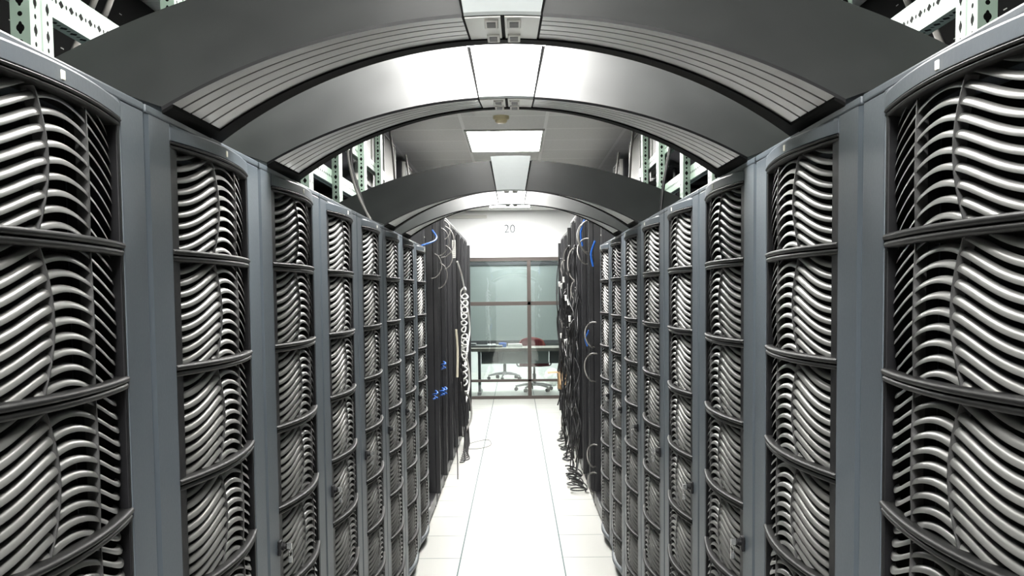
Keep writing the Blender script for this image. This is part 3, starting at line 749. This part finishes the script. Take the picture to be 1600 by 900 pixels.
# cardboard carton leaning out of the right racks
q = MB(-1); q.box(-0.04, 0.125, 0.36, 0.66, 0.528, 0.5445, bev=0.002); q.build('shelf', M['open_rack'], carton_rack)
cb = tag(empty('carton', (0.50, 11.72, 0.0)), 'open brown cardboard carton sticking out of the right black racks', 'carton')
def P3(pts): return pts
q = MB()
q.box(-0.03, 0.13, 0.0, 0.25, 0.545, 0.549); q.box(0.126, 0.130, 0.0, 0.25, 0.549, 0.72)
q.box(-0.03, 0.13, -0.004, 0.0, 0.545, 0.72); q.box(-0.03, 0.13, 0.25, 0.254, 0.545, 0.72); q.box(-0.034, -0.03, -0.004, 0.254, 0.545, 0.72)
q.build('body', M['cardboard'], cb)
q = MB(); q.add([(-0.034, 0, 0.72), (-0.034, 0.25, 0.72), (-0.145, 0.25, 0.715), (-0.145, 0, 0.715), (-0.034, 0, 0.724), (-0.034, 0.25, 0.724), (-0.145, 0.25, 0.719), (-0.145, 0, 0.719)],
                [(0, 1, 2, 3), (4, 7, 6, 5), (0, 3, 7, 4), (3, 2, 6, 7), (2, 1, 5, 6), (1, 0, 4, 5)]); q.build('flap', M['cardboard'], cb)
q = MB(); q.add([(-0.03, -0.004, 0.72), (0.10, -0.004, 0.72), (0.06, -0.09, 0.60), (-0.02, -0.09, 0.60), (-0.03, -0.008, 0.72), (0.10, -0.008, 0.72), (0.06, -0.094, 0.60), (-0.02, -0.094, 0.60)],
                [(0, 1, 2, 3), (4, 7, 6, 5), (0, 3, 7, 4), (3, 2, 6, 7), (2, 1, 5, 6), (1, 0, 4, 5)]); q.build('flap', M['cardboard'], cb)
q = MB(); q.box(0.03, 0.06, -0.0046, -0.0040, 0.55, 0.719); q.build('tape_strip', M['tape'], cb)

# ------------------------------------------------------------------ office beyond the glass
bl = tag(empty('window_blind', (0, 21.9, 0)), 'pale green-grey slatted blind across the far office window', 'blind')
q = MB(); q.box(-1.9, 1.9, -0.03, 0.03, 2.15, 2.21, bev=0.004); q.build('head_rail', M['blind_rail'], bl)
q = MB()
n = 62
for k in range(n):
    z = 0.66 + (2.145-0.66)*k/(n-1)
    q.add([(-1.9, -0.011, z-0.011), (1.9, -0.011, z-0.011), (1.9, 0.0, z), (-1.9, 0.0, z), (1.9, 0.009, z+0.013), (-1.9, 0.009, z+0.013)], [(0, 1, 2, 3), (3, 2, 4, 5)], 0, True)
q.build('slats', M['blind'], bl)
q = MB(); q.box(-1.9, 1.9, -0.018, 0.018, 0.575, 0.64, bev=0.004); q.build('bottom_rail', M['blind_rail'], bl)
b = MB(); b.box(-2.6, 2.6, 21.94, 22.04, 0.0, 0.50); struct('wall_office_sill', b, M['wall'])
b = MB(); b.box(-2.6, 2.6, 21.94, 22.04, 2.23, CEIL); struct('wall_office_top', b, M['wall'])
b = MB(); b.box(-2.6, 2.6, 22.02, 22.04, 0.5, 2.23); struct('window_2', b, M['desk_panel'])

dk = tag(empty('office_desk', (0.35, 17.25, 0)), 'long grey-brown office desk with dark legs behind the glass', 'desk')
q = MB(); q.box(-1.55, 1.4, -0.36, 0.36, 0.685, 0.735, bev=0.006); q.build('desk_top', M['desk_top'], dk)
for x in (-0.915, 1.25):
    q = MB(); q.box(x-0.022, x+0.022, -0.20, -0.14, 0.05, 0.684, bev=0.004); q.box(x-0.022, x+0.022, -0.33, 0.33, 0.655, 0.684)
    lg = q.build('leg', M['desk_metal'], dk)
    q = MB(); q.box(x-0.03, x+0.03, -0.34, 0.34, 0.0, 0.05, bev=0.012); q.build('foot', M['desk_metal'], lg)
q = MB(); q.box(-0.892, 0.18, 0.02, 0.04, 0.47, 0.684, bev=0.003); q.build('modesty_panel', M['desk_panel'], dk)
q = MB(); q.box(0.19, 1.227, 0.02, 0.04, 0.47, 0.684, bev=0.003); 
for k in range(5): q.box(0.19, 1.227, 0.014, 0.02, 0.50+k*0.035, 0.512+k*0.035)
q.build('modesty_panel', M['desk_metal'], dk)
q = MB(); q.box(-0.885, -0.62, -0.10, 0.015, 0.50, 0.68, bev=0.01)
for k in range(3): q.box(-0.86, -0.645, -0.106, -0.10, 0.53+k*0.04, 0.555+k*0.04)
q.build('cable_box', M['desk_metal'], dk)
b = MB(); b.box(-1.15, -0.20, 17.15, 17.45, 0.7352, 0.77, bev=0.006); b.box(-1.10, -0.62, 17.2, 17.4, 0.77, 0.80, bev=0.005)
tag(b.build('keyboard_tray', M['chair_grey']), 'low grey tray lying on the left end of the desk', 'tray')
b = MB(); b.box(-0.26, -0.14, 17.25, 17.36, 0.7352, 0.80, bev=0.004); b.box(-0.23, -0.17, 17.28, 17.33, 0.80, 0.807, bev=0.002)
tag(b.build('tissue_box', M['blue']), 'blue box on the desk behind the glass', 'box')
for k, (x, lb) in enumerate(((-0.41, 'small white cup on the desk left of the blue box'), (-0.34, 'white cup on the desk next to the blue box'))):
    b = MB(); b.lathe(x, 17.3, [(0.022, 0.7352), (0.030, 0.79), (0.027, 0.79), (0.020, 0.742), (0, 0.740)], 16); tag(b.build('cup', M['paper']), lb, 'cup')
b = MB()
for k in range(6): b.box(-0.12+0.002*k, 0.12-0.003*k, 17.20+0.003*k, 17.42-0.002*k, 0.7352+0.008*k, 0.7352+0.008*k+0.0075)
tag(b.build('paper_stack', M['paper']), 'stack of white paper on the desk left of the red chair', 'paper')

def office_chair(loc, rz, red):
    t = empty('office_chair', loc, rz)
    q = MB()
    for k in range(5):
        a = 2*PI*k/5 + 0.3; c, s_ = math.cos(a), math.sin(a)
        q.tube([(0.03*c, 0.03*s_, 0.115), (0.16*c, 0.16*s_, 0.105), (0.31*c, 0.31*s_, 0.075)], [0.026, 0.022, 0.015], 8)
    q.lathe(0, 0, [(0.04, 0.085), (0.045, 0.10), (0.04, 0.14), (0.03, 0.15)], 16)
    bs = q.build('star_base', M['chair_grey'], t)
    for k in range(5):
        a = 2*PI*k/5 + 0.3; c, s_ = math.cos(a), math.sin(a); px, py = 0.30*c, 0.30*s_
        q = MB()
        for o in (-0.014, 0.014): q.tube([(px - s_*(o-0.009), py + c*(o-0.009), 0.030), (px - s_*(o+0.009), py + c*(o+0.009), 0.030)], 0.030, 14)
        q.tube([(px, py, 0.03), (px, py, 0.078)], 0.008, 8); q.build('caster', M['black'], bs)
    q = MB(); q.lathe(0, 0, [(0.028, 0.15), (0.028, 0.28), (0.018, 0.285), (0.018, 0.40)], 16); q.build('column', M['black'], t)
    import bmesh
    def pad(w, d, h, loc2, n=3, crown=0.0):
        bm = bmesh.new(); bmesh.ops.create_cube(bm, size=1)
        bmesh.ops.subdivide_edges(bm, edges=bm.edges[:], cuts=7, use_grid_fill=True)
        vv = []
        for v in bm.verts:
            x, y, z = v.co*2
            def sq(x, y): return x*math.sqrt(max(0, 1-y*y/2*0.85)), y*math.sqrt(max(0, 1-x*x/2*0.85))
            x2, z2 = sq(x, z); 
            y2 = y*(1-0.35*(x2*x2*0.5+z2*z2*0.5))
            vv.append((loc2[0]+x2*w/2, loc2[1]+y2*d/2 - crown*(1-x2*x2), loc2[2]+z2*h/2))
        bm.verts.index_update(); ff = [[q2.index for q2 in fc.verts] for fc in bm.faces]; bm.free()
        return vv, ff
    q = MB(); vv, ff = pad(0.48, 0.08, 0.46, (0, 0, 0))
    vv = [(x, z, y + 0.44) for x, y, z in vv]; q.add(vv, [f[::-1] for f in ff], 0, True)
    q.build('seat', M['red'] if red else M['chair_grey'], t)
    if red:
        q = MB(); vv, ff = pad(0.46, 0.07, 0.36, (0, 0.23, 0.685), crown=-0.03); q.add(vv, ff, 0, True); q.build('backrest', M['red'], t)
        q = MB(); q.tube(catmull([(0, 0.05, 0.405), (0, 0.26, 0.40), (0, 0.315, 0.47), (0, 0.30, 0.62)], 5), 0.016, 8); q.build('back_support', M['black'], t)
        for sx in (-1, 1):
            q = MB(); q.tube(catmull([(sx*0.20, 0.02, 0.405), (sx*0.275, 0.02, 0.42), (sx*0.285, 0.02, 0.56), (sx*0.285, 0.02, 0.63)], 5), 0.012, 8)
            q.box(sx*0.285-0.03, sx*0.285+0.03, -0.10, 0.14, 0.628, 0.652, bev=0.010); q.build('armrest', M['chair_grey'], t)
    return t
tag(office_chair((0.305, 17.64, 0), 0.15, True), 'red office chair with grey star base behind the desk', 'chair')
tag(office_chair((-0.20, 20.1, 0), 0.5, False), 'grey stool on casters seen below the desk, farther back', 'stool')
b = MB(); r2 = random.Random(3)
vv = []; rings = []
for i in range(7):
    th = i/6; rr = 0.15*math.sin(PI*(0.12+0.80*th)); 
    rings.append([(0.62 + rr*math.cos(2*PI*j/12)*(0.85+0.3*r2.random()), 18.6 + rr*math.sin(2*PI*j/12)*(0.85+0.3*r2.random()), 0.001+0.30*th + 0.02*r2.random()*(0 < i < 6)) for j in range(12)])
b.loft(rings, 0, False); tag(b.build('plastic_bag', M['paper']), 'crumpled white bag on the office floor right of the red chair', 'bag')
